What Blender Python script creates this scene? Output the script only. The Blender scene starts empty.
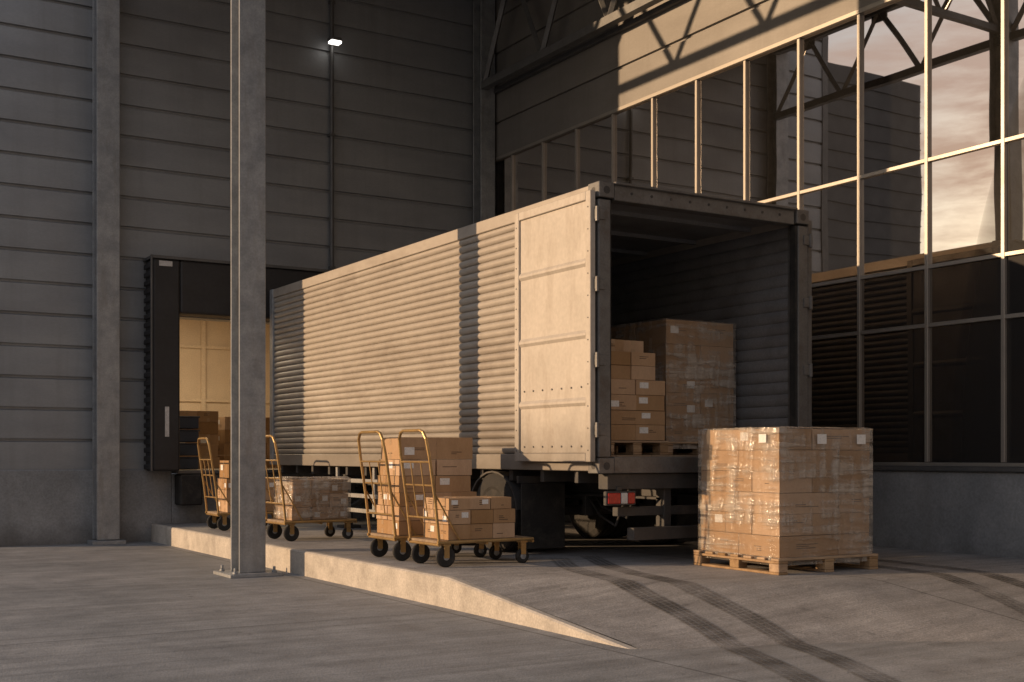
import bpy, math, random
from mathutils import Vector, Matrix
random.seed(7)
scene=bpy.context.scene
scene.view_settings.view_transform='Standard'
scene.view_settings.look='None'
scene.view_settings.exposure=0

# ---------------------------------------------------------------- helpers
class MB:
    def __init__(s): s.v=[];s.f=[];s.m=[]
    def add(s,vs,fs,mat=0):
        b=len(s.v); s.v+= [tuple(p) for p in vs]
        for f in fs: s.f.append(tuple(b+i for i in f)); s.m.append(mat)
    def box(s,x0,x1,y0,y1,z0,z1,mat=0):
        if x0>x1:x0,x1=x1,x0
        if y0>y1:y0,y1=y1,y0
        if z0>z1:z0,z1=z1,z0
        s.add([(x0,y0,z0),(x1,y0,z0),(x1,y1,z0),(x0,y1,z0),(x0,y0,z1),(x1,y0,z1),(x1,y1,z1),(x0,y1,z1)],
              [(0,3,2,1),(4,5,6,7),(0,1,5,4),(1,2,6,5),(2,3,7,6),(3,0,4,7)],mat)
    def tube(s,pts,r,n=10,mat=0,cap=True):
        pts=[Vector(p) for p in pts]; vs=[];N=len(pts)
        nrm=None
        for i,p in enumerate(pts):
            t=(pts[min(i+1,N-1)]-pts[max(i-1,0)]).normalized()
            if nrm is None:
                a=Vector((0,0,1)) if abs(t.z)<.9 else Vector((1,0,0))
                nrm=(a-t*a.dot(t)).normalized()
            else: nrm=(nrm-t*nrm.dot(t)).normalized()
            b=t.cross(nrm)
            rr=r[i] if isinstance(r,(list,tuple)) else r
            for k in range(n):
                an=2*math.pi*k/n
                vs.append(p+nrm*math.cos(an)*rr+b*math.sin(an)*rr)
        fs=[]
        for i in range(N-1):
            for k in range(n):
                k2=(k+1)%n
                fs.append((i*n+k,i*n+k2,(i+1)*n+k2,(i+1)*n+k))
        if cap:
            fs.append(tuple(range(n-1,-1,-1))); fs.append(tuple((N-1)*n+k for k in range(n)))
        s.add(vs,fs,mat)
    def lathe(s,c,axis,prof,n=32,mat=0):
        c=Vector(c); vs=[]
        for a,r in prof:
            for k in range(n):
                an=2*math.pi*k/n
                if axis=='x': vs.append(c+Vector((a,r*math.cos(an),r*math.sin(an))))
                elif axis=='y': vs.append(c+Vector((r*math.cos(an),a,r*math.sin(an))))
                else: vs.append(c+Vector((r*math.cos(an),r*math.sin(an),a)))
        fs=[]
        for i in range(len(prof)-1):
            for k in range(n):
                k2=(k+1)%n; fs.append((i*n+k,i*n+k2,(i+1)*n+k2,(i+1)*n+k))
        fs.append(tuple(range(n-1,-1,-1))); fs.append(tuple((len(prof)-1)*n+k for k in range(n)))
        s.add(vs,fs,mat)
    def beam(s,p0,p1,w,mat=0):
        s.tube([p0,p1],w*.7071,4,mat)
    def sheet(s,prof,fn,a0,a1,na=1,mat=0):
        vs=[];n=len(prof)
        for j in range(na+1):
            a=a0+(a1-a0)*j/na
            for o,z in prof: vs.append(fn(a,o,z))
        fs=[(j*n+i,(j+1)*n+i,(j+1)*n+i+1,j*n+i+1) for j in range(na) for i in range(n-1)]
        s.add(vs,fs,mat)
    def obj(s,name,mats,parent=None,bevel=0,smooth=False,seg=1):
        me=bpy.data.meshes.new(name); me.from_pydata(s.v,[],s.f)
        if not isinstance(mats,(list,tuple)): mats=[mats]
        for m in mats: me.materials.append(m)
        for p,mi in zip(me.polygons,s.m): p.material_index=mi; p.use_smooth=smooth
        me.update()
        o=bpy.data.objects.new(name,me); scene.collection.objects.link(o)
        if parent: o.parent=parent
        if bevel:
            b=o.modifiers.new('bevel','BEVEL'); b.width=bevel; b.segments=seg; b.limit_method='ANGLE'; b.angle_limit=math.radians(40)
        return o
def empty(name,loc=(0,0,0),rot=0):
    e=bpy.data.objects.new(name,None); e.location=loc; e.rotation_euler=(0,0,rot); e.empty_display_size=.2
    scene.collection.objects.link(e); return e

# ---------------------------------------------------------------- materials
def newmat(name):
    m=bpy.data.materials.new(name); m.use_nodes=True; nt=m.node_tree; nt.nodes.clear()
    out=nt.nodes.new('ShaderNodeOutputMaterial'); return m,nt,out
def N(nt,t,**k):
    n=nt.nodes.new(t)
    for a,b in k.items(): setattr(n,a,b)
    return n
def surf(name,col,col2=None,rough=.6,metal=0,scale=3,detail=5,stretch=(1,1,1),bump=.1,bscale=60,bdist=.004,contrast=(.35,.65),
         fine=.12,island=0,rvar=.12,dirt=None,dscale=.8,streak=None,spec=.5,zdirt=None):
    m,nt,out=newmat(name); L=nt.links.new
    b=N(nt,'ShaderNodeBsdfPrincipled'); L(b.outputs[0],out.inputs[0])
    b.inputs['Metallic'].default_value=metal; b.inputs['Specular IOR Level'].default_value=spec
    tc=N(nt,'ShaderNodeTexCoord'); mp=N(nt,'ShaderNodeMapping'); mp.inputs['Scale'].default_value=stretch
    L(tc.outputs['Object'],mp.inputs[0])
    n1=N(nt,'ShaderNodeTexNoise'); n1.inputs['Scale'].default_value=scale; n1.inputs['Detail'].default_value=detail; n1.inputs['Roughness'].default_value=.6
    L(mp.outputs[0],n1.inputs[0])
    mr=N(nt,'ShaderNodeMapRange'); mr.inputs[1].default_value=contrast[0]; mr.inputs[2].default_value=contrast[1]
    L(n1.outputs[0],mr.inputs[0])
    c2=col2 or tuple(c*.75 for c in col)
    mx=N(nt,'ShaderNodeMixRGB'); mx.inputs[1].default_value=(*col,1); mx.inputs[2].default_value=(*c2,1); L(mr.outputs[0],mx.inputs[0])
    cur=mx.outputs[0]
    n2=N(nt,'ShaderNodeTexNoise'); n2.inputs['Scale'].default_value=bscale; n2.inputs['Detail'].default_value=3; L(mp.outputs[0],n2.inputs[0])
    if fine:
        m2=N(nt,'ShaderNodeMapRange'); m2.inputs[1].default_value=.3;m2.inputs[2].default_value=.7;m2.inputs[3].default_value=1-fine;m2.inputs[4].default_value=1+fine
        L(n2.outputs[0],m2.inputs[0])
        mm=N(nt,'ShaderNodeVectorMath',operation='SCALE'); L(cur,mm.inputs[0]); L(m2.outputs[0],mm.inputs[3]); cur=mm.outputs[0]
    if dirt:
        n3=N(nt,'ShaderNodeTexNoise'); n3.inputs['Scale'].default_value=dscale; n3.inputs['Detail'].default_value=7; n3.inputs['Roughness'].default_value=.7
        mp3=N(nt,'ShaderNodeMapping'); mp3.inputs['Scale'].default_value=streak or (1,1,1); L(tc.outputs['Object'],mp3.inputs[0]); L(mp3.outputs[0],n3.inputs[0])
        r3=N(nt,'ShaderNodeMapRange'); r3.inputs[1].default_value=.5; r3.inputs[2].default_value=.75; r3.inputs[4].default_value=.7; L(n3.outputs[0],r3.inputs[0])
        d=N(nt,'ShaderNodeMixRGB'); L(r3.outputs[0],d.inputs[0]); L(cur,d.inputs[1]); d.inputs[2].default_value=(*dirt,1); cur=d.outputs[0]
    if zdirt:
        sx=N(nt,'ShaderNodeSeparateXYZ'); L(tc.outputs['Object'],sx.inputs[0])
        ad=N(nt,'ShaderNodeMath',operation='MULTIPLY_ADD'); L(n1.outputs[0],ad.inputs[0]); ad.inputs[1].default_value=-.6; L(sx.outputs[2],ad.inputs[2])
        r4=N(nt,'ShaderNodeMapRange'); r4.inputs[1].default_value=zdirt[0]-.3; r4.inputs[2].default_value=zdirt[1]-.3; r4.inputs[3].default_value=.55; r4.inputs[4].default_value=0
        L(ad.outputs[0],r4.inputs[0])
        d2=N(nt,'ShaderNodeMixRGB'); L(r4.outputs[0],d2.inputs[0]); L(cur,d2.inputs[1]); d2.inputs[2].default_value=(.07,.06,.05,1); cur=d2.outputs[0]
    if island:
        g=N(nt,'ShaderNodeNewGeometry'); m5=N(nt,'ShaderNodeMapRange'); m5.inputs[3].default_value=1-island; m5.inputs[4].default_value=1+island
        L(g.outputs['Random Per Island'],m5.inputs[0])
        h=N(nt,'ShaderNodeHueSaturation'); L(cur,h.inputs['Color']); L(m5.outputs[0],h.inputs['Value'])
        m6=N(nt,'ShaderNodeMapRange'); m6.inputs[3].default_value=1.15; m6.inputs[4].default_value=.85; L(g.outputs['Random Per Island'],m6.inputs[0]); L(m6.outputs[0],h.inputs['Saturation'])
        cur=h.outputs[0]
    L(cur,b.inputs['Base Color'])
    rr=N(nt,'ShaderNodeMapRange'); rr.inputs[3].default_value=max(.02,rough-rvar); rr.inputs[4].default_value=min(1,rough+rvar); L(n1.outputs[0],rr.inputs[0]); L(rr.outputs[0],b.inputs['Roughness'])
    bp=N(nt,'ShaderNodeBump'); bp.inputs['Strength'].default_value=bump; bp.inputs['Distance'].default_value=bdist; L(n2.outputs[0],bp.inputs['Height'])
    bp2=N(nt,'ShaderNodeBump'); bp2.inputs['Strength'].default_value=bump; bp2.inputs['Distance'].default_value=bdist*5; L(n1.outputs[0],bp2.inputs['Height']); L(bp.outputs[0],bp2.inputs['Normal'])
    L(bp2.outputs[0],b.inputs['Normal'])
    return m

def ground_mat(name,col,col2,joint=None):
    m,nt,out=newmat(name); L=nt.links.new
    b=N(nt,'ShaderNodeBsdfPrincipled'); L(b.outputs[0],out.inputs[0]); b.inputs['Specular IOR Level'].default_value=.3
    tc=N(nt,'ShaderNodeTexCoord')
    def noise(s,st=(1,1,1),d=5,r=.6,rz=0):
        mp=N(nt,'ShaderNodeMapping'); mp.inputs['Scale'].default_value=st; mp.inputs['Rotation'].default_value=(0,0,rz); L(tc.outputs['Object'],mp.inputs[0])
        n=N(nt,'ShaderNodeTexNoise'); n.inputs['Scale'].default_value=s; n.inputs['Detail'].default_value=d; n.inputs['Roughness'].default_value=r; L(mp.outputs[0],n.inputs[0]); return n.outputs[0]
    def rng(x,a,b_,c=0,d=1):
        r=N(nt,'ShaderNodeMapRange')
        for i,v in enumerate((a,b_,c,d)): r.inputs[i+1].default_value=v
        L(x,r.inputs[0]); return r.outputs[0]
    big=noise(.35); mid=noise(2.2,(1,1,1),8,.7); fine=noise(70,(1,1,1),3); streak=noise(5,(.06,1.6,1),4,.65,.55); spots=noise(9,(1,1,1),3,.5); brush=noise(60,(.12,3,1),2,.5,.0); speck=noise(160,(1,1,1),1,.5)
    mx=N(nt,'ShaderNodeMixRGB'); mx.inputs[1].default_value=(*col,1); mx.inputs[2].default_value=(*col2,1); L(rng(big,.35,.65),mx.inputs[0])
    cur=mx.outputs[0]
    for x,a,b_,lo,hi in((mid,.3,.7,.74,1.22),(fine,.3,.7,.76,1.24),(streak,.35,.7,1.12,.8),(spots,.62,.74,1,.72),(brush,.3,.7,.9,1.1),(speck,.62,.7,1,1.35)):
        v=N(nt,'ShaderNodeVectorMath',operation='SCALE'); L(cur,v.inputs[0]); L(rng(x,a,b_,lo,hi),v.inputs[3]); cur=v.outputs[0]
    if joint:
        sx=N(nt,'ShaderNodeSeparateXYZ'); L(tc.outputs['Object'],sx.inputs[0])
        for ax,(off,per) in joint.items():
            a=N(nt,'ShaderNodeMath',operation='ADD'); a.inputs[1].default_value=off; L(sx.outputs[ax],a.inputs[0])
            p=N(nt,'ShaderNodeMath',operation='PINGPONG'); p.inputs[1].default_value=per/2; L(a.outputs[0],p.inputs[0])
            v=N(nt,'ShaderNodeVectorMath',operation='SCALE'); L(cur,v.inputs[0]); L(rng(p.outputs[0],.005,.014,.5,1),v.inputs[3]); cur=v.outputs[0]
    L(cur,b.inputs['Base Color'])
    L(rng(mid,.3,.7,.6,.9),b.inputs['Roughness'])
    b1=N(nt,'ShaderNodeBump'); b1.inputs['Strength'].default_value=.6; b1.inputs['Distance'].default_value=.004; L(fine,b1.inputs['Height'])
    b2=N(nt,'ShaderNodeBump'); b2.inputs['Strength'].default_value=.35; b2.inputs['Distance'].default_value=.02; L(mid,b2.inputs['Height']); L(b1.outputs[0],b2.inputs['Normal'])
    b3=N(nt,'ShaderNodeBump'); b3.inputs['Strength'].default_value=.3; b3.inputs['Distance'].default_value=.003; L(brush,b3.inputs['Height']); L(b2.outputs[0],b3.inputs['Normal'])
    L(b3.outputs[0],b.inputs['Normal'])
    return m

M_ground=ground_mat('yard_concrete',(.185,.19,.195),(.25,.25,.252),{0:(1.6,6.0),1:(-2.2,6.0)})
M_plat=ground_mat('platform_concrete',(.235,.23,.228),(.31,.295,.285),{0:(-7.3,5.4)})
M_kerb=surf('kerb_concrete',(.47,.43,.38),(.36,.33,.29),.85,scale=4,bump=.3,fine=.15,dirt=(.2,.18,.16),dscale=3)
M_siding=surf('metal_siding_grey',(.255,.272,.29),(.21,.223,.24),.48,.2,scale=.7,stretch=(1,1,3),bump=.06,bscale=20,fine=.05,dirt=(.185,.19,.195),dscale=1.2,streak=(2.2,2.2,.15))
M_siding2=surf('metal_siding_warm',(.21,.20,.19),(.175,.165,.155),.5,.2,scale=.7,stretch=(1,1,3),bump=.06,bscale=20,fine=.05,dirt=(.15,.14,.13),dscale=1.2,streak=(2.2,2.2,.15))
M_unseen=surf('unseen_building_dark',(.06,.06,.062),(.045,.045,.046),.6,scale=2)  # dark so the added block reads dark in the window reflections
M_base=surf('base_concrete',(.26,.27,.28),(.19,.2,.21),.85,scale=1.6,bump=.35,bscale=45,fine=.14,dirt=(.15,.145,.14),dscale=1.1,streak=(1.5,1.5,.4),zdirt=(0,.35))
M_steel=surf('galvanised_steel',(.32,.335,.35),(.225,.24,.255),.5,.35,scale=6,bump=.12,bscale=50,fine=.1,dirt=(.19,.18,.17),dscale=3,streak=(3,3,.5))
M_dsteel=surf('painted_steel_dark',(.12,.12,.122),(.09,.092,.094),.5,.3,scale=4,bump=.06)
M_truss=surf('truss_steel',(.17,.172,.175),(.13,.132,.135),.5,.4,scale=4,bump=.06)
M_mull=surf('mullion_aluminium',(.36,.335,.30),(.31,.29,.265),.4,.5,scale=3,bump=.03,fine=.04)
M_cont=surf('trailer_painted_metal',(.39,.355,.31),(.33,.295,.255),.46,.1,scale=1.6,stretch=(1,.5,1),bump=.08,bscale=14,bdist=.006,fine=.06,dirt=(.20,.165,.135),dscale=1.4,streak=(1,.5,1.6),zdirt=(1.1,1.9))
M_door=surf('trailer_door_paint',(.46,.42,.37),(.40,.365,.32),.48,.05,scale=2,bump=.1,bscale=25,fine=.06,dirt=(.27,.225,.18),dscale=2.2,streak=(1,2,.5),zdirt=(1.1,1.6))
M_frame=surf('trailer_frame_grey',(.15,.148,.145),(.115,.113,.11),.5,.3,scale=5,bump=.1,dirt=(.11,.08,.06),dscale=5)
M_inner=surf('trailer_interior_metal',(.25,.255,.265),(.2,.2,.21),.5,.15,scale=2,bump=.1,dirt=(.15,.145,.14),dscale=2)
M_chass=surf('chassis_black',(.04,.04,.041),(.06,.056,.053),.6,.2,scale=6,bump=.15,dirt=(.11,.095,.08),dscale=4)
M_rubber=surf('rubber',(.022,.022,.022),(.035,.033,.031),.8,scale=8,bump=.2,dirt=(.08,.07,.06),dscale=6,spec=.3)
M_foam=surf('shelter_vinyl_black',(.016,.016,.018),(.026,.026,.028),.6,scale=3,bump=.2,bscale=20)
M_card=surf('cardboard',(.42,.275,.16),(.36,.23,.13),.85,scale=5,stretch=(1,1,.4),bump=.15,bscale=90,bdist=.002,fine=.06,island=.22,spec=.2)
M_tape=surf('packing_tape',(.40,.28,.17),(.36,.24,.14),.3,scale=6,bump=.1,fine=.03)
M_label=surf('paper_label',(.72,.71,.69),(.6,.6,.58),.7,scale=60,contrast=(.52,.56),bump=.02,fine=.02)
M_print=surf('printed_ink',(.09,.06,.04),None,.8,scale=9)
M_wood=surf('pallet_wood',(.38,.26,.15),(.26,.17,.10),.8,scale=4,stretch=(.5,4,4),bump=.35,bscale=30,island=.25,spec=.25)
M_deck=surf('cart_deck_wood',(.26,.19,.12),(.19,.13,.085),.7,scale=4,stretch=(.5,4,4),bump=.2)
M_gold=surf('cart_frame_yellow',(.44,.29,.12),(.33,.21,.085),.36,.55,scale=8,bump=.05,dirt=(.16,.11,.06),dscale=9)
M_grail=surf('guard_rail_paint',(.30,.30,.295),(.24,.24,.235),.5,scale=5,dirt=(.16,.14,.12),dscale=4)
M_white=surf('white_paint',(.6,.6,.6),(.5,.5,.5),.5,scale=5,dirt=(.3,.28,.26),dscale=4)
M_red=surf('red_lens',(.42,.025,.02),(.32,.02,.02),.2,scale=20,bump=.1)
M_blue=surf('dark_tote',(.04,.055,.09),None,.5)
M_room=surf('room_plaster',(.60,.51,.40),(.55,.46,.36),.85,scale=2,bump=.05)
def emis(name,c,s):
    m,nt,out=newmat(name); e=N(nt,'ShaderNodeEmission'); e.inputs[0].default_value=(*c,1); e.inputs[1].default_value=s; nt.links.new(e.outputs[0],out.inputs[0]); return m
M_lamp=emis('lamp_lens',(1,.93,.85),4)
def glassmat(name,k0,k1,base):
    m,nt,out=newmat(name); L=nt.links.new
    b=N(nt,'ShaderNodeBsdfPrincipled'); b.inputs['Base Color'].default_value=(*base,1); b.inputs['Roughness'].default_value=.5; b.inputs['Specular IOR Level'].default_value=.1
    g=N(nt,'ShaderNodeBsdfGlossy'); g.inputs[0].default_value=(.82,.75,.69,1); g.inputs['Roughness'].default_value=.012
    lw=N(nt,'ShaderNodeFresnel'); lw.inputs[0].default_value=1.6
    ma=N(nt,'ShaderNodeMath',operation='MULTIPLY_ADD'); ma.inputs[1].default_value=k1; ma.inputs[2].default_value=k0; L(lw.outputs[0],ma.inputs[0])
    tc=N(nt,'ShaderNodeTexCoord'); n=N(nt,'ShaderNodeTexNoise'); n.inputs['Scale'].default_value=.7; n.inputs['Detail'].default_value=1; L(tc.outputs['Object'],n.inputs[0])
    bp=N(nt,'ShaderNodeBump'); bp.inputs['Strength'].default_value=.12; bp.inputs['Distance'].default_value=.02; L(n.outputs[0],bp.inputs['Height']); L(bp.outputs[0],g.inputs['Normal'])
    mx=N(nt,'ShaderNodeMixShader'); L(ma.outputs[0],mx.inputs[0]); L(b.outputs[0],mx.inputs[1]); L(g.outputs[0],mx.inputs[2]); L(mx.outputs[0],out.inputs[0]); return m
M_glass=glassmat('dark_tinted_glass',.02,.85,(.015,.0145,.0145))
M_glass_dim=glassmat('low_reflection_glass',.005,.22,(.022,.021,.021))  # window glass with weakened reflection, keeps the lower panes dark
def wrapmat():
    m,nt,out=newmat('stretch_wrap_film'); L=nt.links.new
    tc=N(nt,'ShaderNodeTexCoord')
    def nz(s,st,rot=(0,0,0),d=4,dist=.7):
        mp=N(nt,'ShaderNodeMapping'); mp.inputs['Scale'].default_value=st; mp.inputs['Rotation'].default_value=rot; L(tc.outputs['Object'],mp.inputs[0])
        n=N(nt,'ShaderNodeTexNoise'); n.inputs['Scale'].default_value=s; n.inputs['Detail'].default_value=d; n.inputs['Distortion'].default_value=dist; L(mp.outputs[0],n.inputs[0]); return n.outputs[0]
    a=nz(2.4,(.7,.7,7),(.32,.38,0)); c=nz(6,(1.6,1.6,.3),(-.55,.5,.2)); bands=nz(1.2,(.6,.6,3.5),(.12,.15,0),2,.3)
    ad=N(nt,'ShaderNodeMath',operation='MULTIPLY'); L(a,ad.inputs[0]); L(c,ad.inputs[1])
    a2=N(nt,'ShaderNodeMath',operation='MULTIPLY'); L(ad.outputs[0],a2.inputs[0]); L(bands,a2.inputs[1])
    r=N(nt,'ShaderNodeMapRange'); r.inputs[1].default_value=.095; r.inputs[2].default_value=.19; r.inputs[3].default_value=.16; r.inputs[4].default_value=.72; L(a2.outputs[0],r.inputs[0])
    t=N(nt,'ShaderNodeBsdfTransparent'); t.inputs[0].default_value=(.97,.965,.96,1)
    b=N(nt,'ShaderNodeBsdfPrincipled'); b.inputs['Base Color'].default_value=(.50,.45,.39,1); b.inputs['Roughness'].default_value=.12; b.inputs['Specular IOR Level'].default_value=1.0
    bp=N(nt,'ShaderNodeBump'); bp.inputs['Strength'].default_value=1; bp.inputs['Distance'].default_value=.08; L(ad.outputs[0],bp.inputs['Height']); L(bp.outputs[0],b.inputs['Normal'])
    mx=N(nt,'ShaderNodeMixShader'); L(r.outputs[0],mx.inputs[0]); L(t.outputs[0],mx.inputs[1]); L(b.outputs[0],mx.inputs[2]); L(mx.outputs[0],out.inputs[0]); return m
M_wrap=wrapmat()
def markmat():
    m,nt,out=newmat('tyre_rubber_deposit'); L=nt.links.new
    uv=N(nt,'ShaderNodeUVMap'); sx=N(nt,'ShaderNodeSeparateXYZ'); L(uv.outputs[0],sx.inputs[0])
    def mth(op,a,b=None,c=None):
        n=N(nt,'ShaderNodeMath',operation=op)
        for i,x in enumerate((a,b,c)):
            if x is None: continue
            if isinstance(x,(int,float)): n.inputs[i].default_value=x
            else: L(x,n.inputs[i])
        return n.outputs[0]
    def mr(x,a,b,c,d):
        r=N(nt,'ShaderNodeMapRange')
        for i,v in enumerate((a,b,c,d)): r.inputs[i+1].default_value=v
        L(x,r.inputs[0]); return r.outputs[0]
    tc=N(nt,'ShaderNodeTexCoord'); n=N(nt,'ShaderNodeTexNoise'); n.inputs['Scale'].default_value=3; n.inputs['Detail'].default_value=6; L(tc.outputs['Object'],n.inputs[0])
    rib=mr(mth('PINGPONG',sx.outputs[0],.125),.015,.045,.35,1)
    lug=mr(mth('PINGPONG',mth('ADD',sx.outputs[1],mth('MULTIPLY',sx.outputs[0],.5)),.5),.08,.2,.45,1)
    edge=mth('MINIMUM',mth('MULTIPLY',mth('PINGPONG',sx.outputs[0],.5),8.0),1.0)
    r=mr(n.outputs[0],.36,.64,.3,.95)
    f=mth('MULTIPLY',mth('MULTIPLY',rib,lug),mth('MULTIPLY',edge,r)); f=mth('MULTIPLY',f,.8)
    t=N(nt,'ShaderNodeBsdfTransparent'); b=N(nt,'ShaderNodeBsdfPrincipled'); b.inputs['Base Color'].default_value=(.055,.052,.05,1); b.inputs['Roughness'].default_value=.75
    mx=N(nt,'ShaderNodeMixShader'); L(f,mx.inputs[0]); L(t.outputs[0],mx.inputs[1]); L(b.outputs[0],mx.inputs[2]); L(mx.outputs[0],out.inputs[0]); return m
M_mark=markmat()

# ---------------------------------------------------------------- ground
PZ=.24; KX=4.55
def interp(t,pts):
    if t<=pts[0][0]: return pts[0][1]
    for (a,b),(c,d) in zip(pts,pts[1:]):
        if t<=c:
            k=(t-a)/(c-a); return b+(d-b)*k
    return pts[-1][1]
def hz(x,y):
    if x<KX-.001: return 0
    s=interp(x,[(4.55,8.36),(5.2,7.75),(5.9,7.0),(6.7,6.6),(10,6.3)])
    e=interp(x,[(4.55,5.93),(6,5.45),(7,4.9),(10,3.6)])
    return PZ*max(0,min(1,(y-e)/(s-e)))
g=MB()
xs=[-400,-120,-40,-15,0,4.6,10,25,80,400]; ys=[-400,-120,-40,-10,0,6,12,18,40,120,400]
g.add([(x,y,0) for y in ys for x in xs],[(j*len(xs)+i,j*len(xs)+i+1,(j+1)*len(xs)+i+1,(j+1)*len(xs)+i) for j in range(len(ys)-1) for i in range(len(xs)-1)])
g.obj('ground',M_ground)
plat=empty('loading_platform')
p=MB(); nx=28; yv=[3.4+.14*i for i in range(46)]+[12,14,17.1]
vs=[];xv=[KX+.03+(10.0-KX-.03)*i/nx for i in range(nx+1)]
for y in yv:
    for x in xv:
        z=hz(x,y); vs.append((x,y,z if z>0.0005 else -.012))
p.add(vs,[(j*(nx+1)+i,j*(nx+1)+i+1,(j+1)*(nx+1)+i+1,(j+1)*(nx+1)+i) for j in range(len(yv)-1) for i in range(nx)])
p.obj('slab_and_ramp',M_plat,plat,smooth=True)
k=MB()
ky=[5.91,8.36,17.0]; kz=[-.01,PZ+.002,PZ+.002]
for (ya,z0),(yb,z1) in zip(zip(ky,kz),zip(ky[1:],kz[1:])):
    k.add([(KX-.03,ya,-.02),(KX-.03,yb,-.02),(KX-.03,yb,z1-.012),(KX-.03,ya,z0-.012),(KX-.015,ya,z0),(KX-.015,yb,z1),(KX+.035,ya,z0+.001),(KX+.035,yb,z1+.001)],
          [(0,3,2,1),(3,4,5,2),(4,6,7,5)])
k.obj('kerb_edge',M_kerb,plat)
def ribbon(path,w,name,parent):
    P=[Vector((a,b,0)) for a,b in path]; S=[]
    P2=[P[0]*2-P[1]]+P+[P[-1]*2-P[-2]]
    for i in range(1,len(P2)-2):
        for t in [j/14 for j in range(14)]:
            a,b,c,d=P2[i-1:i+3]
            S.append(.5*((2*b)+(c-a)*t+(2*a-5*b+4*c-d)*t*t+(3*b-a-3*c+d)*t**3))
    S.append(P[-1]); vs=[];uvs=[];dist=0
    for i,q in enumerate(S):
        t=(S[min(i+1,len(S)-1)]-S[max(i-1,0)]).normalized(); nn=Vector((-t.y,t.x,0))
        if i: dist+=(q-S[i-1]).length
        for j in range(5):
            r=q+nn*w*(j/4-.5); vs.append((r.x,r.y,hz(r.x,r.y)+.005)); uvs.append((j/4,dist/.055))
    m=MB(); m.add(vs,[(i*5+j,i*5+j+1,(i+1)*5+j+1,(i+1)*5+j) for i in range(len(S)-1) for j in range(4)])
    o=m.obj(name,M_mark,parent); ul=o.data.uv_layers.new(name='UVMap')
    for l in o.data.loops: ul.data[l.index].uv=uvs[l.vertex_index]
tm=empty('tyre_marks')
ribbon([(6.25,9.4),(5.75,8.4),(5.5,7.36),(5.3,6.3),(5.0,5.4),(4.65,4.6),(4.0,3.3),(3,1.8)],.20,'track_1',tm)
ribbon([(6.6,9.4),(6.1,8.3),(5.86,7.3),(5.68,6.2),(5.38,5.2),(5.0,4.4),(4.35,3.1),(3.3,1.5)],.20,'track_2',tm)
ribbon([(8.2,9.3),(8.15,7.6),(7.9,6.2),(7.3,4.9),(6.4,3.5)],.2,'track_3',tm)
ribbon([(8.6,9.3),(8.6,7.6),(8.35,6.1),(7.8,4.7),(6.9,3.2)],.2,'track_4',tm)

# ---------------------------------------------------------------- warehouse
W=empty('warehouse_building')
WY=17.1; WX=10.0; XE=2.4; WT=9.3
def sprof(z0,z1,p=.42):
    pr=[];z=z0
    while z<z1-.02:
        e=min(z+p,z1)
        pr+=[(.045,z),(.047,z+p*.3),(.045,e-.05),(.004,e-.032),(.004,e-.002)]
        z+=p
    return [(o,min(zz,z1)) for o,zz in pr]
def sy(m,x0,x1,z0,z1,mat=0): m.sheet(sprof(z0,z1),lambda a,o,z:(a,WY-o,z),x0,x1,1,mat)
def sx_(m,y0,y1,z0,z1,mat=0,p=.42): m.sheet(sprof(z0,z1,p),lambda a,o,z:(WX-o,a,z),y0,y1,1,mat)
m=MB()
z35=1.0+.42*6
sy(m,XE,4.81,1.0,WT); sy(m,4.81,7.9,z35,WT); sy(m,7.9,WX,1.0,WT)
m.obj('dock_wall_siding',M_siding,W)
m=MB()
m.box(XE,4.81,WY+.01,WY+.25,0,WT); m.box(4.81,7.9,WY+.01,WY+.25,3.15,WT); m.box(7.9,WX+.2,WY+.01,WY+.25,0,WT); m.box(4.81,7.9,WY+.01,WY+.25,0,.93)
m.box(4.82,7.89,WY-.03,WY+.009,3.15,z35)
m.box(XE,XE+.2,WY+.25,25,0,WT)
m.obj('dock_wall_core',M_siding,W)
m=MB(); m.box(XE-.03,4.81,WY-.09,WY+.005,-.05,1.0); m.box(7.9,WX,WY-.09,WY+.005,-.05,1.0); m.box(4.81,7.9,WY-.09,WY+.005,-.05,.935); m.box(XE-.03,XE-.003,WY+.006,25,-.05,1.0)
m.obj('dock_wall_plinth',M_base,W,bevel=.012)
m=MB(); m.box(XE-.06,XE+.1,WY-.07,WY+.1,1.001,WT+.1); m.obj('corner_trim',M_dsteel,W)
m=MB(); m.box(XE-.05,26,WY-.05,41,WT,WT+.25); m.box(WX-.05,26,-8,WY-.06,WT,WT+.25); m.obj('flat_roof',M_dsteel,W)
m=MB(); m.box(25.7,26,-8,41,0,WT-.01); m.box(WX+.3,25.69,-8,-7.7,0,WT-.01); m.obj('rear_walls',M_siding,W)
m=MB(); m.box(-9.8,XE+.19,25.0,41,0,12.5)  # unseen block added so the windows reflect something dark instead of sky
for i in range(24): m.box(-9.8,XE+.19,24.97,24.999,.5+i*.5,.53+i*.5)
m.obj('added_reflection_block',M_unseen,W)
m=MB()
def hcol_y(m,xc,y,w,d,z0,z1):
    m.box(xc-w/2,xc+w/2,y,y+.02,z0,z1); m.box(xc-w/2,xc+w/2,y+d-.02,y+d,z0,z1); m.box(xc-.01,xc+.01,y+.021,y+d-.021,z0,z1)
hcol_y(m,3.88,WY-.36,.3,.26,.06,WT)
m.box(3.66,4.1,WY-.43,WY-.095,0,.05)
hcol_y(m,9.78,WY-.38,.26,.26,PZ,WT)
m.obj('wall_columns',M_steel,W,bevel=.004)
m=MB()
m.tube([(7.22,WY-.1,PZ),(7.22,WY-.1,WT)],.03,12)
for z in (2,4,6,8): m.box(7.18,7.26,WY-.14,WY-.03,z,z+.04)
m.obj('downpipe',M_dsteel,W)
SZ=1.09; TZ=5.93; Y0=-6
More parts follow.
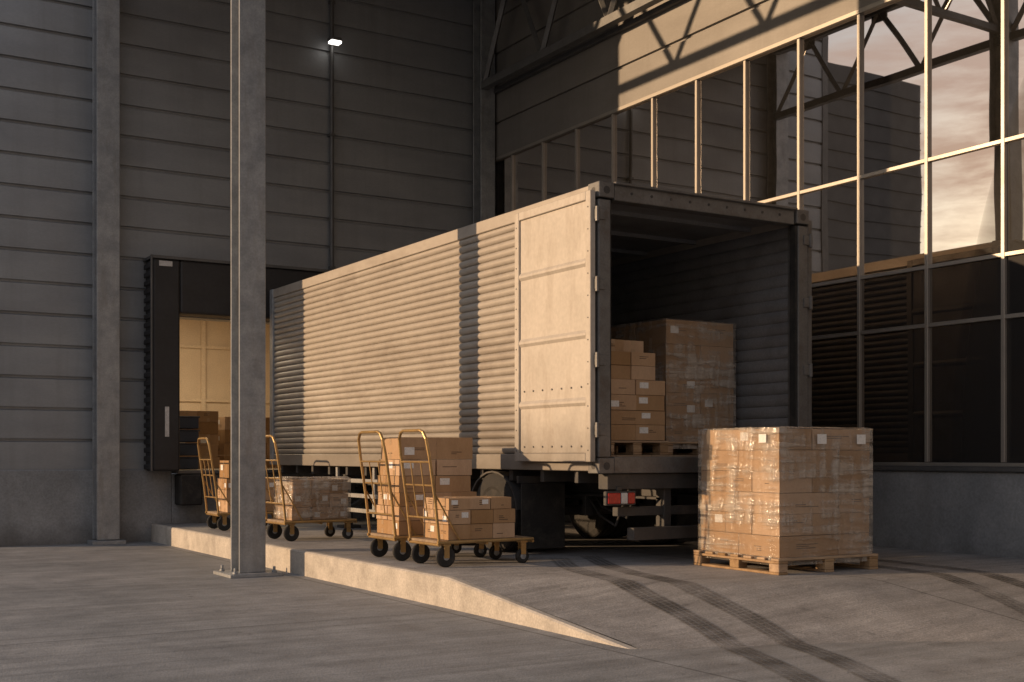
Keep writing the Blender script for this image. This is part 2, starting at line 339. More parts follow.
m=MB(); m.box(WX-.1,WX+.3,Y0,WY-.1,-.05,SZ-.05); m.obj('window_wall_plinth',M_base,W,bevel=.012)
m=MB(); m.box(WX-.14,WX+.3,Y0,WY-.1,SZ-.049,SZ-.002); m.obj('window_sill',M_dsteel,W,bevel=.005)
m=MB(); sx_(m,Y0,WY-.06,TZ+.05,WT,0,.56); m.obj('upper_siding',M_siding2,W)
m=MB(); m.box(WX+.01,WX+.3,Y0,WY,TZ+.05,WT-.01); m.box(WX+.2,WX+.3,Y0,WY,SZ,TZ+.04); m.obj('window_wall_core',M_siding2,W)
m=MB(); m.box(WX-.12,WX-.05,Y0,WY-.12,6.99,7.06); m.obj('fascia_rail',M_dsteel,W,bevel=.004)
mys=[];y=7.38-.893*15
while y<17:
    mys.append(y); y+=.893
mys=[q for q in mys if q>Y0]
tz=[SZ,2.51,3.10,4.18,TZ]
m=MB()
for q in mys: m.box(WX-.036,WX+.02,q-.02,q+.02,SZ+.04,TZ)
m.box(WX-.05,WX+.06,Y0,WY-.12,TZ+.001,TZ+.049)
for z in tz[1:-1]: m.box(WX-.032,WX+.02,Y0,WY-.12,z-.02,z+.02)
m.box(WX-.045,WX+.05,Y0,WY-.12,SZ-.001,SZ+.035)
m.obj('window_mullions',M_mull,W,bevel=.003)
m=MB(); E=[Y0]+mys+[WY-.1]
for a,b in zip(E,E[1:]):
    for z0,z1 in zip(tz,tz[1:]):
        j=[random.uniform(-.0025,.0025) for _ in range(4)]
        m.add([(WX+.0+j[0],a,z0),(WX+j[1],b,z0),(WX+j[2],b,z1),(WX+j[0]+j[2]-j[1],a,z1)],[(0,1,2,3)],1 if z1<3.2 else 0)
m.obj('window_glass',[M_glass,M_glass_dim],W)
m=MB()
rx0,rx1,ry0,ry1,rz0,rz1=4.3,8.6,WY+.26,22.5,.98,4.0
m.add([(rx0,ry0,rz0),(rx1,ry0,rz0),(rx1,ry1,rz0),(rx0,ry1,rz0),(rx0,ry0,rz1),(rx1,ry0,rz1),(rx1,ry1,rz1),(rx0,ry1,rz1)],
      [(0,1,2,3),(4,5,6,7),(2,3,7,6),(1,2,6,5),(3,0,4,7)])
for z in(2.2,3.2): m.box(rx0+.01,rx1-.01,ry1-.04,ry1-.005,z,z+.06)
for x in(4.9,5.9,6.9,7.9): m.box(x,x+.08,ry1-.06,ry1-.004,rz0,rz1)
m.obj('dock_room_interior',M_room,W)

# ---------------------------------------------------------------- dock shelter
D=empty('loading_dock_shelter')
m=MB(); dy0=16.6
m.box(4.44,4.81,dy0,WY-.1,.98,3.88)
m.box(4.811,8.3,dy0+.002,WY-.1,3.15,3.879)
m.box(7.9,8.3,dy0+.003,WY-.1,.98,3.149)
m.obj('shelter_pads',M_foam,D,bevel=.03,seg=2)
m=MB(); z=1.0
while z<3.8:
    m.box(4.415,4.445,dy0+.03,WY-.1,z,z+.07); z+=.115
m.obj('side_pleats',M_foam,D,bevel=.01)
m=MB(); m.box(4.42,8.32,dy0-.02,WY-.05,3.881,3.92); m.box(4.405,4.425,dy0-.02,dy0+.01,.98,3.92)
m.obj('shelter_edge_trim',M_dsteel,D)
m=MB()
m.box(4.60,4.655,dy0-.008,dy0-.001,1.45,1.86); m.box(4.52,4.70,dy0-.008,dy0-.001,3.78,3.85)
m.obj('guide_stripe',M_white,D)
m=MB()
m.box(4.84,5.15,16.68,WY-.1,.5,.93); m.box(7.5,7.8,16.68,WY-.1,.5,.93)
m.obj('dock_bumpers',M_rubber,D,bevel=.02)
m=MB(); m.box(4.82,7.89,WY-.35,WY+.3,.94,.985); m.obj('dock_leveller',M_dsteel,D,bevel=.005)

# ---------------------------------------------------------------- cartons
def carton(m,x0,x1,y0,y1,z0,z1,tape=True,lab=.35):
    m.box(x0,x1,y0,y1,z0,z1,0)
    xc,yc=(x0+x1)/2,(y0+y1)/2; h=z1-z0; e=.0012
    if tape:
        w=.022; d=min(.07,h*.35)
        if (x1-x0)>(y1-y0)*.8:
            m.box(x0-e,x1+e,yc-w,yc+w,z1,z1+e,1)
            m.box(x0-e,x0,yc-w,yc+w,z1-d,z1,1); m.box(x0-e,x0,yc-w,yc+w,z0+.001,z0+d,1)
        else:
            m.box(xc-w,xc+w,y0-e,y1+e,z1,z1+e,1)
            m.box(xc-w,xc+w,y0-e,y0,z1-d,z1,1); m.box(xc-w,xc+w,y0-e,y0,z0+.001,z0+d,1)
    if random.random()<lab:
        lw=min(.1,(x1-x0)*.3); lh=min(.07,h*.4); a=x0+(x1-x0)*random.choice((.12,.6)); b=z0+h*random.choice((.2,.45))
        m.box(a,a+lw,y0-2*e,y0,b,b+lh,2)
    if random.random()<lab:
        lw=min(.1,(y1-y0)*.3); lh=min(.07,h*.4); a=y0+(y1-y0)*random.choice((.12,.6)); b=z0+h*random.choice((.2,.45))
        m.box(x0-2*e,x0,a,a+lw,b,b+lh,2)
    if random.random()<.5:
        a=x0+(x1-x0)*random.uniform(.15,.5); b=z0+h*random.uniform(.2,.6)
        for q in range(random.randint(1,3)): m.box(a,a+(x1-a)*random.uniform(.2,.6),y0-e,y0,b+q*.016,b+q*.016+.006,3)
    if random.random()<.5:
        a=y0+(y1-y0)*random.uniform(.15,.5); b=z0+h*random.uniform(.2,.6)
        for q in range(random.randint(1,3)): m.box(x0-e,x0,a,a+(y1-a)*random.uniform(.2,.6),b+q*.016,b+q*.016+.006,3)
CM=[M_card,M_tape,M_label,M_print]
def stack(m,x0,x1,y0,y1,z0,layers,nx,ny,h,jit=.008,lab=.3,drop=0,tape=True):
    z=z0
    for L in range(layers):
        hh=h*random.uniform(.92,1.08) if jit>.005 else h
        a,b=(nx,ny) if L%2==0 or jit<.005 else (max(1,nx+random.choice((-1,0,0))),ny)
        for i in range(a):
            for j in range(b):
                if L==layers-1 and random.random()<drop: continue
                dx,dy=(x1-x0)/a,(y1-y0)/b
                jx,jy=random.uniform(-jit,jit),random.uniform(-jit,jit)
                g_=.0025
                carton(m,x0+dx*i+g_+jx,x0+dx*(i+1)-g_+jx,y0+dy*j+g_+jy,y0+dy*(j+1)-g_+jy,z+.001,z+hh-.001-random.uniform(0,.003),tape,lab)
        z+=hh
    return z
def pallet(m,x0,x1,y0,y1,z0,h=.13):
    bt=.02; n=7
    for i in range(n):
        yy=y0+(y1-y0-.1)*i/(n-1); m.box(x0,x1,yy,yy+.1,z0+h-bt,z0+h)
    for xx in (x0,(x0+x1)/2-.05,x1-.1):
        m.box(xx,xx+.1,y0,y1,z0+h-2*bt-.001,z0+h-bt-.001)
        for yy in (y0,(y0+y1)/2-.06,y1-.12): m.box(xx+.002,xx+.098,yy+.002,yy+.118,z0+bt+.001,z0+h-2*bt-.002)
        m.box(xx,xx+.1,y0+.001,y1-.001,z0,z0+bt)
def wrap(name,x0,x1,y0,y1,z0,z1,parent,amp=.006):
    m=MB(); rnd=random.Random(3); n=18
    def face(o,u,v,nn):
        vs=[]
        for j in range(n+1):
            for i in range(n+1):
                e=0 if i in(0,n) or j in(0,n) else rnd.uniform(0,amp)
                vs.append(Vector(o)+Vector(u)*(i/n)+Vector(v)*(j/n)+Vector(nn)*e)
        m.add(vs,[(j*(n+1)+i,j*(n+1)+i+1,(j+1)*(n+1)+i+1,(j+1)*(n+1)+i) for j in range(n) for i in range(n)])
    X,Y,Z=x1-x0,y1-y0,z1-z0
    face((x0,y0,z0),(X,0,0),(0,0,Z),(0,-1,0)); face((x1,y0,z0),(0,Y,0),(0,0,Z),(1,0,0)); face((x1,y1,z0),(-X,0,0),(0,0,Z),(0,1,0)); face((x0,y1,z0),(0,-Y,0),(0,0,Z),(-1,0,0))
    t=.16
    face((x0,y0,z1),(X,0,0),(0,t,-.001),(0,0,1)); face((x0,y0+t,z1),(t,0,0),(0,Y-t,0),(0,0,1))
    return m.obj(name,M_wrap,parent,smooth=True)

Pw=empty('wrapped_pallet_load',(7.42,7.66,PZ),math.radians(-2))
m=MB(); pallet(m,-.55,.55,-.55,.55,0,.13); m.obj('wooden_pallet',M_wood,Pw,bevel=.004)
m=MB()
zt=.132
for L in range(6):
    if L%2==0: stack(m,-.50,.14,-.5,.5,zt,1,1,2,.174,.003,.0,0,False); stack(m,.145,.50,-.5,.5,zt,1,1,3,.174,.003,.12,0,False)
    else: stack(m,-.50,-.15,-.5,.5,zt,1,1,3,.174,.003,.12,0,False); stack(m,-.145,.50,-.5,.5,zt,1,1,2,.174,.003,.0,0,False)
    zt+=.174
for (a,b) in ((-.12,0),(.32,0)): m.box(a,a+.1,-.532,-.530,1.05,1.13,2)
m.box(-.532,-.530,-.38,-.29,1.06,1.13,2)
m.obj('cartons',CM,Pw,bevel=.006,seg=2)
wrap('stretch_wrap',-.518,.518,-.518,.518,.07,zt+.006,Pw,.010)

# ---------------------------------------------------------------- steel columns
def column(x,y,z0,z1):
    e=empty('steel_column',(x,y,z0)); m=MB(); w=.27; t=.022; H=z1-z0
    m.box(-w/2,w/2,-w/2,-w/2+t,.035,H); m.box(-w/2,w/2,w/2-t,w/2,.035,H); m.box(-.011,.011,-w/2+t,w/2-t,.035,H)
    m.obj('h_section',M_steel,e,bevel=.004)
    m=MB(); m.box(-.27,.27,-.27,.27,0,.034)
    for a in(-1,1):
        for b in(-1,1):
            m.lathe((a*.2,b*.2,.034),'z',[(0,.028),(.022,.028)],6); m.lathe((a*.2,b*.2,.034),'z',[(.022,.014),(.06,.014)],10)
    m.obj('base_plate',M_steel,e,bevel=.004)
    return e
column(4.08,11.73,0,8.9)
column(4.08,1.9,0,8.9)

# ---------------------------------------------------------------- canopy
C=empty('loading_canopy')
CB,CT=7.42,8.75
def truss_y(m,x,y0,y1,zb,zt,n,w=.12,d=.07):
    m.box(x-w/2,x+w/2,y0,y1,zb,zb+w); m.box(x-w/2,x+w/2,y0,y1,zt-w,zt)
    L=(y1-y0)/n
    for i in range(n):
        a=y0+L*i; m.beam((x,a,zb+w*.5),(x,a+L/2,zt-w*.5),d); m.beam((x,a+L/2,zt-w*.5),(x,a+L,zb+w*.5),d)
        m.box(x-.012,x+.012,a+L/2-.16,a+L/2+.16,zt-w-.13,zt-w-.001)
def truss_x(m,y,x0,x1,zb,zt,n,w=.1,d=.06):
    m.box(x0,x1,y-w/2,y+w/2,zb,zb+w); m.box(x0,x1,y-w/2,y+w/2,zt-w,zt)
    L=(x1-x0)/n
    for i in range(n):
        a=x0+L*i; m.beam((a,y,zb+w*.5),(a+L/2,y,zt-w*.5),d); m.beam((a+L/2,y,zt-w*.5),(a+L,y,zb+w*.5),d)
m=MB()
truss_y(m,4.08,1.6,16.7,CB,CT,9)
truss_y(m,9.70,1.6,16.7,CB-.40,CT,9,.12,.07)
for y in(2.0,6.9,11.73): truss_x(m,y,4.15,9.6,CB+.15,CT-.13,4)
m.obj('roof_trusses',M_truss,C,bevel=.003)
m=MB(); m.box(3.75,WX-.1,1.4,WY-.1,CT+.01,CT+.15); m.obj('canopy_roof',M_dsteel,C)
m=MB()
for i in range(8):
    x=4.5+i*.7; m.box(x,x+.06,1.5,WY-.15,CT-.09,CT+.005)
m.obj('purlins',M_truss,C)
Lp=empty('wall_lamp',(7.2,WY-.2,7.36))
m=MB(); m.box(-.02,.02,0,.13,.04,.08); m.box(-.09,.09,-.12,.02,.02,.075); m.obj('lamp_housing',M_dsteel,Lp,bevel=.01)
m=MB(); m.box(-.08,.08,-.125,0,-.012,.019); m.obj('lamp_lens',M_lamp,Lp)

# ---------------------------------------------------------------- trailer
T=empty('semi_trailer')
x0,x1=6.07,8.52; y0,y1=8.48,16.5; zb,zt=1.06,3.54
def corr(z0,z1,p,amp,pw=.42):
    pr=[];k=10;n=int(round((z1-z0)/p)); p=(z1-z0)/n
    for i in range(n):
        for j in range(k):
            t=j/k; pr.append((amp*(math.sin(math.pi*t)**pw if t>0 else 0),z0+p*(i+t)))
    pr.append((0,z1)); return pr
cp=corr(zb+.15,zt-.11,.076,.028,.5)
m=MB()
m.sheet(cp,lambda a,o,z:(x0+.036-o,a,z),y0+.12,y1-.1,24)
m.obj('side_panels_corrugated',M_cont,T)
m=MB()
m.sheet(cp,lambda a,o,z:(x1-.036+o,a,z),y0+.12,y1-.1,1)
m.obj('side_panels_corrugated_far',M_frame,T)  # far side coloured darker than the near one to dim its window reflection
m=MB()
ci=corr(zb+.15,zt-.11,.12,.022,.6)
m.sheet(ci,lambda a,o,z:(x1-.055-o,a,z),y0+.12,y1-.12,1)
m.sheet(ci,lambda a,o,z:(x0+.055+o,a,z),y0+.12,y1-.12,1)
m.box(x0+.03,x1-.03,y1-.1,y1-.06,zb+.1,zt-.08)
m.box(x0+.02,x1-.02,y0+.05,y1-.05,zt-.05,zt-.02)
for i in range(9):
    yy=y0+.7+i*.85; m.box(x0+.06,x1-.06,yy,yy+.05,zt-.09,zt-.051)
m.obj('interior_lining',M_inner,T)
m=MB()
for i in range(12):
    a=x0+.05+(x1-x0-.1)*i/12; m.box(a+.002,a+(x1-x0-.1)/12-.002,y0+.1,y1-.1,zb+.1,zb+.14)
m.obj('floor_boards',M_deck,T)
m=MB()
m.box(x0-.005,x0+.075,y0+.15,y1,zt-.12,zt); m.box(x1-.075,x1+.005,y0+.15,y1,zt-.12,zt)
m.box(x0-.004,x0+.07,y0+.15,y1,zb,zb+.15); m.box(x1-.07,x1+.004,y0+.15,y1,zb,zb+.15)
m.obj('side_rails',M_cont,T,bevel=.006)
m=MB()
m.box(x0-.012,x0+.09,y1-.12,y1+.01,zb+.001,zt+.004); m.box(x1-.09,x1+.012,y1-.12,y1+.01,zb+.001,zt+.004)
m.obj('front_posts',M_steel,T,bevel=.008)
m=MB()
m.box(x0-.01,x0+.115,y0,y0+.149,zb+.12,zt-.14); m.box(x1-.115,x1+.01,y0,y0+.149,zb+.12,zt-.14)
m.box(x0+.16,x1-.16,y0+.01,y0+.14,zt-.135,zt+.012); m.box(x0+.16,x1-.16,y0+.01,y0+.14,zb-.02,zb+.125)
for xx in(x0-.014,x1-.16+.014):
    for zz in(zb-.02,zt-.14+.016): m.box(xx,xx+.16,y0-.012,y0+.16,zz,zz+.135)
m.box(x0+.15,x1-.15,y0-.03,y0+.012,zt-.004,zt+.02)
m.obj('rear_frame',M_frame,T,bevel=.006)
m=MB()
for xx in(x0+.066,x1-.066):
    for zz in(zb+.045,zt-.06): m.lathe((xx,y0-.0125,zz),'y',[(-.001,.034),(.001,.034)],16)
for zz in(zb+.045,zt-.06): m.lathe((x0-.0145,y0+.075,zz),'x',[(-.001,.03),(.001,.03)],16)
for i in range(9):
    xx=x0+.35+i*(x1-x0-.7)/8; m.lathe((xx,y0+.009,zt-.06),'y',[(-.004,.013),(.002,.013)],10)
m.obj('casting_holes',M_chass,T)
m=MB()
for zz in(1.35,1.95,2.6,3.2):
    m.tube([(x0-.035,y0-.012,zz),(x0-.035,y0-.012,zz+.13)],.018,10); m.box(x0-.05,x0+.05,y0-.012,y0+.008,zz+.02,zz+.11)
    m.tube([(x1+.035,y0-.012,zz),(x1+.035,y0-.012,zz+.13)],.018,10); m.box(x1-.05,x1+.05,y0-.012,y0+.008,zz+.02,zz+.11)
m.obj('door_hinges',M_frame,T,bevel=.003)
m=MB()
m.box(x0+.116,x0+.135,y0+.02,y0+.1,zb+.13,zt-.14); m.box(x1-.135,x1-.116,y0+.02,y0+.1,zb+.13,zt-.14)
m.obj('door_seals',M_rubber,T)
def doorleaf(xo,xi,name,sgn,mt):
    m=MB(); a,b=y0+.02,9.74; c,d=1.14,3.47; fr=.075
    m.box(xo,xi,a,a+fr,c,d); m.box(xo,xi,b-fr,b,c,d)
    m.box(xo,xi,a+fr,b-fr,c,c+fr); m.box(xo,xi,a+fr,b-fr,d-fr,d)
    q=xo+sgn*.02
    m.box(q,xi-.002*sgn,a+fr,b-fr,c+fr,d-fr)
    for z in(1.66,2.24,2.86):
        m.add([(q,a+fr,z-.035),(q,b-fr,z-.035),(xo+sgn*.002,b-fr,z-.008),(xo+sgn*.002,a+fr,z-.008),(xo+sgn*.002,b-fr,z+.012),(xo+sgn*.002,a+fr,z+.012),(q,b-fr,z+.04),(q,a+fr,z+.04)],
              [(0,1,2,3),(3,2,4,5),(5,4,6,7)])
    m.obj(name,mt,T,bevel=.005)
    m=MB()
    for z in (1.275,1.79):
        for i in range(7): m.lathe((q-.003*sgn,a+.16+i*.155,z),'x',[(-.005,.009),(.005,.009)],8)
    for i in range(12):
        m.lathe((xo-.002*sgn,a+.035,c+.1+i*.19),'x',[(-.003,.006),(.003,.006)],8); m.lathe((xo-.002*sgn,b-.035,c+.1+i*.19),'x',[(-.003,.006),(.003,.006)],8)
    m.obj(name+'_rivets',M_frame,T)
doorleaf(x0-.085,x0-.03,'rear_door_open',1,M_door)
doorleaf(x1+.085,x1+.03,'rear_door_open_far',-1,M_frame)  # far leaf darkened too, so its mirror image in the glass stays dim
m=MB()
m.box(x0+.02,x1-.02,y0+.14,y1,zt-.015,zt+.006); m.obj('roof_panel',M_cont,T)
m=MB()
for xx in(6.85,7.62):
    m.box(xx,xx+.13,y0+.15,15.9,1.02,1.045); m.box(xx+.055,xx+.075,y0+.15,15.9,.82,1.02); m.box(xx,xx+.13,y0+.15,15.9,.795,.82)
for i in range(14):
    yy=y0+.4+i*.56; m.box(x0+.05,x1-.05,yy,yy+.06,.95,1.055)
for yy in(10.35,11.45): m.tube([(6.3,yy,.64),(8.3,yy,.64)],.06,12)
m.box(x0+.12,x1-.12,y0+.05,y0+.19,.90,1.035)
m.box(6.35,8.25,y0+.12,y0+.2,.66,.74)
for xx in(6.85,7.66): m.box(xx,xx+.08,y0+.1,y0+.22,.46,.9)
m.box(6.45,8.2,y0+.02,y0+.12,.45,.56)
for xx in(6.88,7.64):
    for yy in(10.35,11.45): m.box(xx,xx+.09,yy-.45,yy+.45,.7,.76); m.box(xx,xx+.09,yy-.5,yy-.38,.6,.82)
m.box(6.08,6.62,9.83,9.86,.93,1.0); m.box(8.0,8.5,9.83,9.86,.93,1.0)
for xx in(6.45,8.0):
    m.box(xx,xx+.12,14.7,14.82,.45,1.02); m.box(xx+.02,xx+.1,14.72,14.8,.28,.46); m.box(xx-.06,xx+.18,14.64,14.88,.242,.28)
m.tube([(6.5,14.76,.75),(8.1,14.76,.75)],.025,8); m.beam((6.5,14.76,.5),(6.9,13.9,.95),.05)
m.tube([(6.6,8.62,.95),(6.75,9.0,.62),(6.9,9.6,.7),(7.1,10.1,.9)],.014,8); m.tube([(6.5,8.62,.92),(6.62,9.0,.55),(6.8,9.5,.62),(7.0,10.1,.9)],.012,8)
m.obj('chassis_frame',M_chass,T,bevel=.004)
m=MB()
for s in(0,1):
    xx=6.1 if s==0 else 8.46
    for z in(.50,.68,.86): m.box(xx,xx+.025,13.0,14.5,z,z+.05)
    for yy in(13.15,14.25): m.box(xx+.026,xx+.06,yy,yy+.06,.46,1.05)
m.obj('side_guard_rails',M_grail,T,bevel=.004)
m=MB()
m.tube([(7.0,13.0,.75),(7.0,12.2,.75)],.14,18); m.tube([(7.55,13.0,.75),(7.55,12.2,.75)],.14,18)
m.obj('air_tanks',M_dsteel,T)
m=MB()
m.box(6.1,6.6,9.80,9.812,.30,.93); m.box(8.0,8.49,9.80,9.812,.30,.93)
m.obj('mud_flaps',M_rubber,T,bevel=.003)
m=MB()
def fender(m,xa,xb,yc):
    vs=[];n=12
    for i in range(n+1):
        an=math.radians(5+170*i/n)
        for r in(.47,.45):
            for xx in(xa,xb): vs.append((xx,yc-math.cos(an)*r,.64+math.sin(an)*r*.86))
    fs=[]
    for i in range(n):
        b=i*4; fs+=[(b,b+4,b+5,b+1),(b+2,b+3,b+7,b+6),(b,b+2,b+6,b+4),(b+1,b+5,b+7,b+3)]
    m.add(vs,fs)
for yc in(10.35,11.45): fender(m,6.1,6.6,yc); fender(m,8.0,8.5,yc)
m.obj('mudguards',M_chass,T)
def wheel(cx,yc,name):
    m=MB(); r=.4; w=.125
    for s in(-1,1):
        c=(cx+s*.135,yc,.64)
        m.lathe(c,'x',[(-w+.01,.22),(-w,.25),(-w+.004,.33),(-w+.025,.385),(-w+.04,r),(-.06,r),(-.058,r-.014),(-.048,r-.014),(-.046,r),(-.006,r),(-.005,r-.014),(.005,r-.014),(.006,r),(.046,r),(.048,r-.014),(.058,r-.014),(.06,r),(w-.04,r),(w-.025,.385),(w-.004,.33),(w,.25),(w-.01,.22)],40,0)
    for s in(-1,1):
        a=cx+s*.135
        m.lathe((a,yc,.64),'x',[(-s*w*.2,.225),(s*(w-.01),.225),(s*(w-.012),.20),(s*.03,.17),(s*.02,.1),(s*(w-.02),.09),(s*(w-.01),.05)],28,1)
        for k in range(8):
            an=k*math.pi/4; m.lathe((a+s*.03,yc+.135*math.cos(an),.64+.135*math.sin(an)),'x',[(0,.014),(s*.025,.014)],6,1)
    m.obj(name,[M_rubber,M_steel],T)
for yc in(10.35,11.45):
    wheel(6.36,yc,'wheel_near'); wheel(8.25,yc,'wheel_far')
LX=(6.16,8.10)
m=MB()
for xx in LX: m.box(xx,xx+.32,y0+.03,y0+.075,.76,.885,0); m.box(xx+.12,xx+.18,y0+.04,y0+.07,.885,.93,0)
m.obj('tail_light_housing',M_chass,T,bevel=.006)
m=MB()
for xx in LX:
    m.box(xx+.015,xx+.15,y0+.018,y0+.031,.775,.87,0); m.box(xx+.155,xx+.225,y0+.018,y0+.031,.775,.87,1); m.box(xx+.23,xx+.305,y0+.018,y0+.031,.775,.87,0)
m.obj('tail_lights',[M_red,M_white],T,bevel=.006)
m=MB()
m.box(7.2,7.55,y0+.015,y0+.04,.92,1.0); m.obj('number_plate_holder',M_dsteel,T,bevel=.003)

G=empty('wrapped_pallet_load')
m=MB(); pallet(m,7.40,8.36,9.25,10.35,zb+.141,.13); m.obj('wooden_pallet',M_wood,G,bevel=.004)
m=MB(); zz=stack(m,7.45,8.32,9.3,10.3,zb+.275,5,2,2,.238,.003,.25,0,True); m.obj('cartons',CM,G,bevel=.006,seg=2)
wrap('stretch_wrap',7.435,8.335,9.285,10.315,zb+.2,zz+.006,G)
G=empty('carton_stack_on_pallet')
m=MB(); pallet(m,6.4,7.12,8.85,9.75,zb+.141,.13); m.obj('wooden_pallet',M_wood,G,bevel=.004)
m=MB(); a=stack(m,6.42,7.1,8.88,9.7,zb+.275,4,2,3,.14,.01,.4); a=stack(m,6.44,7.0,8.9,9.66,a,2,2,3,.13,.012,.4); stack(m,6.46,6.95,8.98,9.6,a,1,2,2,.11,.012,.5)
m.obj('cartons',CM,G,bevel=.005,seg=2)

# ---------------------------------------------------------------- carts
def cart(x,y,L,Wd,rot=0):
    e=empty('platform_cart',(x,y,PZ),rot)
    m=MB(); m.box(0,L,0.02,Wd-.02,.205,.23,0); m.obj('deck',M_deck,e,bevel=.004)
    m=MB()
    for yy in(0.01,Wd-.01): m.tube([(-.02,yy,.215),(L,yy,.215)],.015,8)
    for xx in(0,L*.5,L): m.tube([(xx,.01,.195),(xx,Wd-.01,.195)],.013,8)
    def U(o,lean,top,r):
        pts=[(o,.015,.215),(o-lean*.3,.015,.55),(o-lean*.8,.015,.95),(o-lean,.03,top-.07),(o-lean*1.05,.07,top-.015),(o-lean*1.07,.12,top),
             (o-lean*1.07,Wd-.12,top),(o-lean*1.05,Wd-.07,top-.015),(o-lean,Wd-.03,top-.07),(o-lean*.8,Wd-.015,.95),(o-lean*.3,Wd-.015,.55),(o,Wd-.015,.215)]
        m.tube(pts,r,10)
    U(0,.12,1.17,.0135)
    m.tube([(-.05,.015,.7),(-.05,Wd-.015,.7)],.009,8); m.tube([(-.09,.015,.9),(-.09,Wd-.015,.9)],.009,8); m.tube([(-.02,.015,.42),(-.02,Wd-.015,.42)],.009,8)
    for q in(.33,.66): m.tube([(-.02,Wd*q,.42),(-.09,Wd*q,.9)],.006,8)
    for yy in(.015,Wd-.015): m.tube([(-.035,yy,.62),(.2,yy,.23)],.008,8)
    for yy in(.05,Wd-.05):
        for xx in(.08,L-.09): m.box(xx-.025,xx+.025,yy-.028,yy-.022,.08,.2); m.box(xx-.025,xx+.025,yy+.022,yy+.028,.08,.2); m.box(xx-.035,xx+.035,yy-.035,yy+.035,.185,.202)
    m.obj('tube_frame',M_gold,e)
    m=MB()
    for yy in(.05,Wd-.05):
        for xx,rr in((.08,.09),(L-.09,.065)):
            m.lathe((xx,yy,rr),'y',[(-.018,rr-.035),(-.02,rr-.012),(-.012,rr),(.012,rr),(.02,rr-.012),(.018,rr-.035)],24,0)
            m.lathe((xx,yy,rr),'y',[(-.021,.03),(-.024,.012),(.024,.012),(.021,.03)],14,1)
    m.obj('caster_wheels',[M_rubber,M_steel],e)
    return e
DZ=.232
c2=cart(4.84,9.08,.95,.55,math.radians(1))
m=MB(); a=stack(m,.1,.78,.04,.5,DZ,2,3,2,.125,.006,.5); stack(m,.1,.74,.05,.48,a,1,3,2,.11,.01,.6,.0); m.obj('cartons',CM,c2,bevel=.004,seg=2)
c1=cart(4.80,9.84,.98,.6,math.radians(-1))
m=MB(); a=stack(m,.05,.86,.05,.55,DZ,3,3,2,.13,.008,.4); a=stack(m,.06,.8,.06,.54,a,2,2,2,.15,.012,.4); a=stack(m,.08,.84,.08,.5,a,1,2,1,.19,.012,.5); m.obj('cartons',CM,c1,bevel=.004,seg=2)
c3=cart(4.86,12.72,.86,.58,math.radians(2))
m=MB(); a=stack(m,.1,.78,.05,.53,DZ,3,3,2,.15,.012,.9); m.obj('cartons',CM,c3,bevel=.004)
wrap('stretch_wrap',.08,.8,.03,.55,DZ+.01,a+.015,c3,.02)
c4=cart(4.82,14.95,.82,.6,math.radians(-3))
m=MB(); a=stack(m,.12,.75,.05,.55,DZ,3,3,2,.15,.012,.5); stack(m,.14,.6,.05,.5,a,1,1,1,.22,.012,.5); m.obj('cartons',CM,c4,bevel=.004)
S_=empty('stored_carton_stack')
m=MB(); stack(m,5.0,6.0,18.6,19.5,.99,5,3,2,.18,.015,.5); stack(m,6.15,7.2,18.8,19.7,.99,4,3,2,.2,.015,.5); m.obj('cartons',CM,S_,bevel=.004)
S_=empty('storage_tote_stack')
m=MB()
for j in range(4): m.box(5.02,5.42,17.75,18.2,.99+j*.2,1.16+j*.2); m.box(5.0,5.44,17.73,18.22,1.15+j*.2,1.175+j*.2)
m.obj('totes',M_blue,S_,bevel=.01)

DB=empty('distant_warehouse')
m=MB()
m.box(-95,-62,8,52,0,8.5); m.box(-70,-52,55,95,0,9.5); m.box(-60,-20,95,120,0,12); m.box(-100,-70,-50,-5,0,7)
for i in range(12): m.box(-61.99,-61.9,10+i*3.4,12+i*3.4,1,4,1)
m.obj('walls',[M_unseen,M_dsteel],DB)

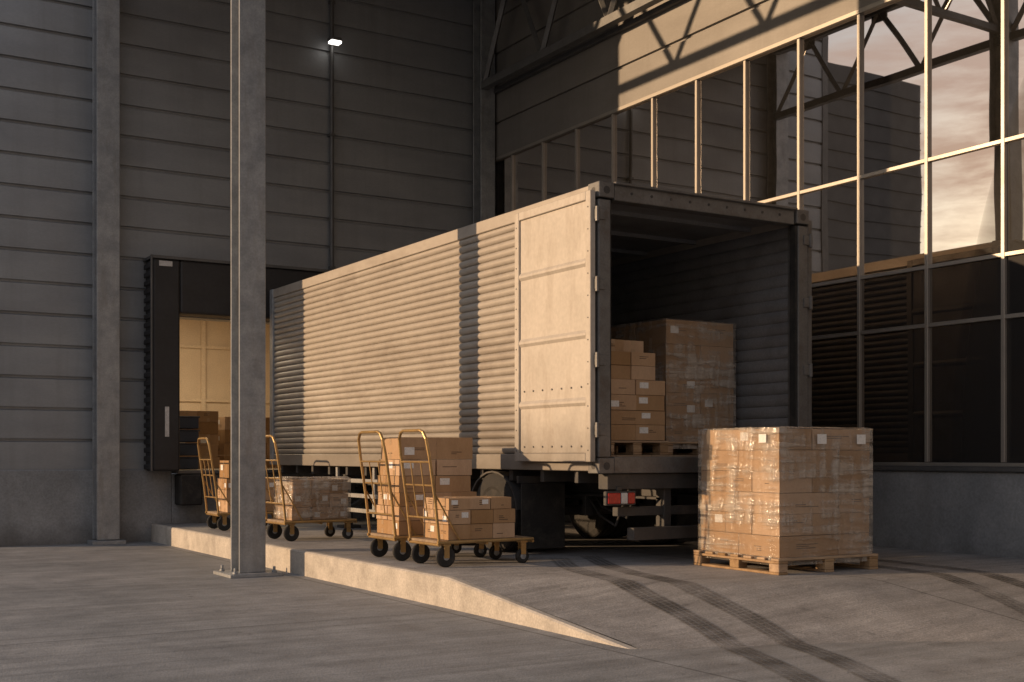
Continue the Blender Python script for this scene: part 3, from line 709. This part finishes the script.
# ---------------------------------------------------------------- light
AZ=Vector((-1,.47,0)).normalized(); EL=math.radians(11)
sd=Vector((AZ.x*math.cos(EL),AZ.y*math.cos(EL),math.sin(EL)))
sun=bpy.data.lights.new('sun','SUN'); sun.energy=5.0; sun.angle=math.radians(.5); sun.color=(1,.67,.385)
so=bpy.data.objects.new('sun',sun); so.rotation_euler=(-sd).to_track_quat('-Z','Y').to_euler(); scene.collection.objects.link(so)
al=bpy.data.lights.new('dock_room_light','AREA'); al.energy=90; al.size=1.6; al.color=(1,.78,.50)
ao=bpy.data.objects.new('dock_room_light',al); ao.location=(5.6,19.8,3.9); scene.collection.objects.link(ao)
w=bpy.data.worlds.new('World'); scene.world=w; w.use_nodes=True; nt=w.node_tree; L=nt.links.new
bg=nt.nodes['Background']; bg.inputs[1].default_value=.15
sky=nt.nodes.new('ShaderNodeTexSky'); sky.sky_type='NISHITA'; sky.sun_disc=False; sky.sun_elevation=EL; sky.sun_rotation=math.atan2(sd.x,sd.y)%(2*math.pi)
sky.dust_density=.5; sky.air_density=1.0
tc=nt.nodes.new('ShaderNodeTexCoord'); mp=nt.nodes.new('ShaderNodeMapping'); mp.inputs['Scale'].default_value=(1.2,1.2,6); L(tc.outputs['Generated'],mp.inputs[0])
nz=nt.nodes.new('ShaderNodeTexNoise'); nz.inputs['Scale'].default_value=3.4; nz.inputs['Detail'].default_value=7; nz.inputs['Roughness'].default_value=.62; L(mp.outputs[0],nz.inputs[0])
rp=nt.nodes.new('ShaderNodeMapRange'); rp.inputs[1].default_value=.38; rp.inputs[2].default_value=.58; rp.inputs[3].default_value=.3; rp.inputs[4].default_value=.92; L(nz.outputs[0],rp.inputs[0])
sp=nt.nodes.new('ShaderNodeSeparateXYZ'); L(tc.outputs['Generated'],sp.inputs[0])
el=nt.nodes.new('ShaderNodeMapRange'); el.inputs[1].default_value=.22; el.inputs[2].default_value=.6; L(sp.outputs[2],el.inputs[0])
cc=nt.nodes.new('ShaderNodeMixRGB'); L(el.outputs[0],cc.inputs[0]); cc.inputs[1].default_value=(4.3,3.0,2.3,1); cc.inputs[2].default_value=(4.7,4.9,5.5,1)
mx=nt.nodes.new('ShaderNodeMixRGB'); L(rp.outputs[0],mx.inputs[0]); L(sky.outputs[0],mx.inputs[1]); L(cc.outputs[0],mx.inputs[2])
L(mx.outputs[0],bg.inputs[0])

cam=bpy.data.cameras.new('camera'); co=bpy.data.objects.new('camera',cam); scene.collection.objects.link(co)
co.location=(0,0,1.2); co.rotation_euler=(math.radians(90),0,math.radians(-31.455))
cam.sensor_width=36; cam.lens=42.64; cam.shift_y=.1113; cam.clip_end=2000; cam.clip_start=.05
scene.camera=co
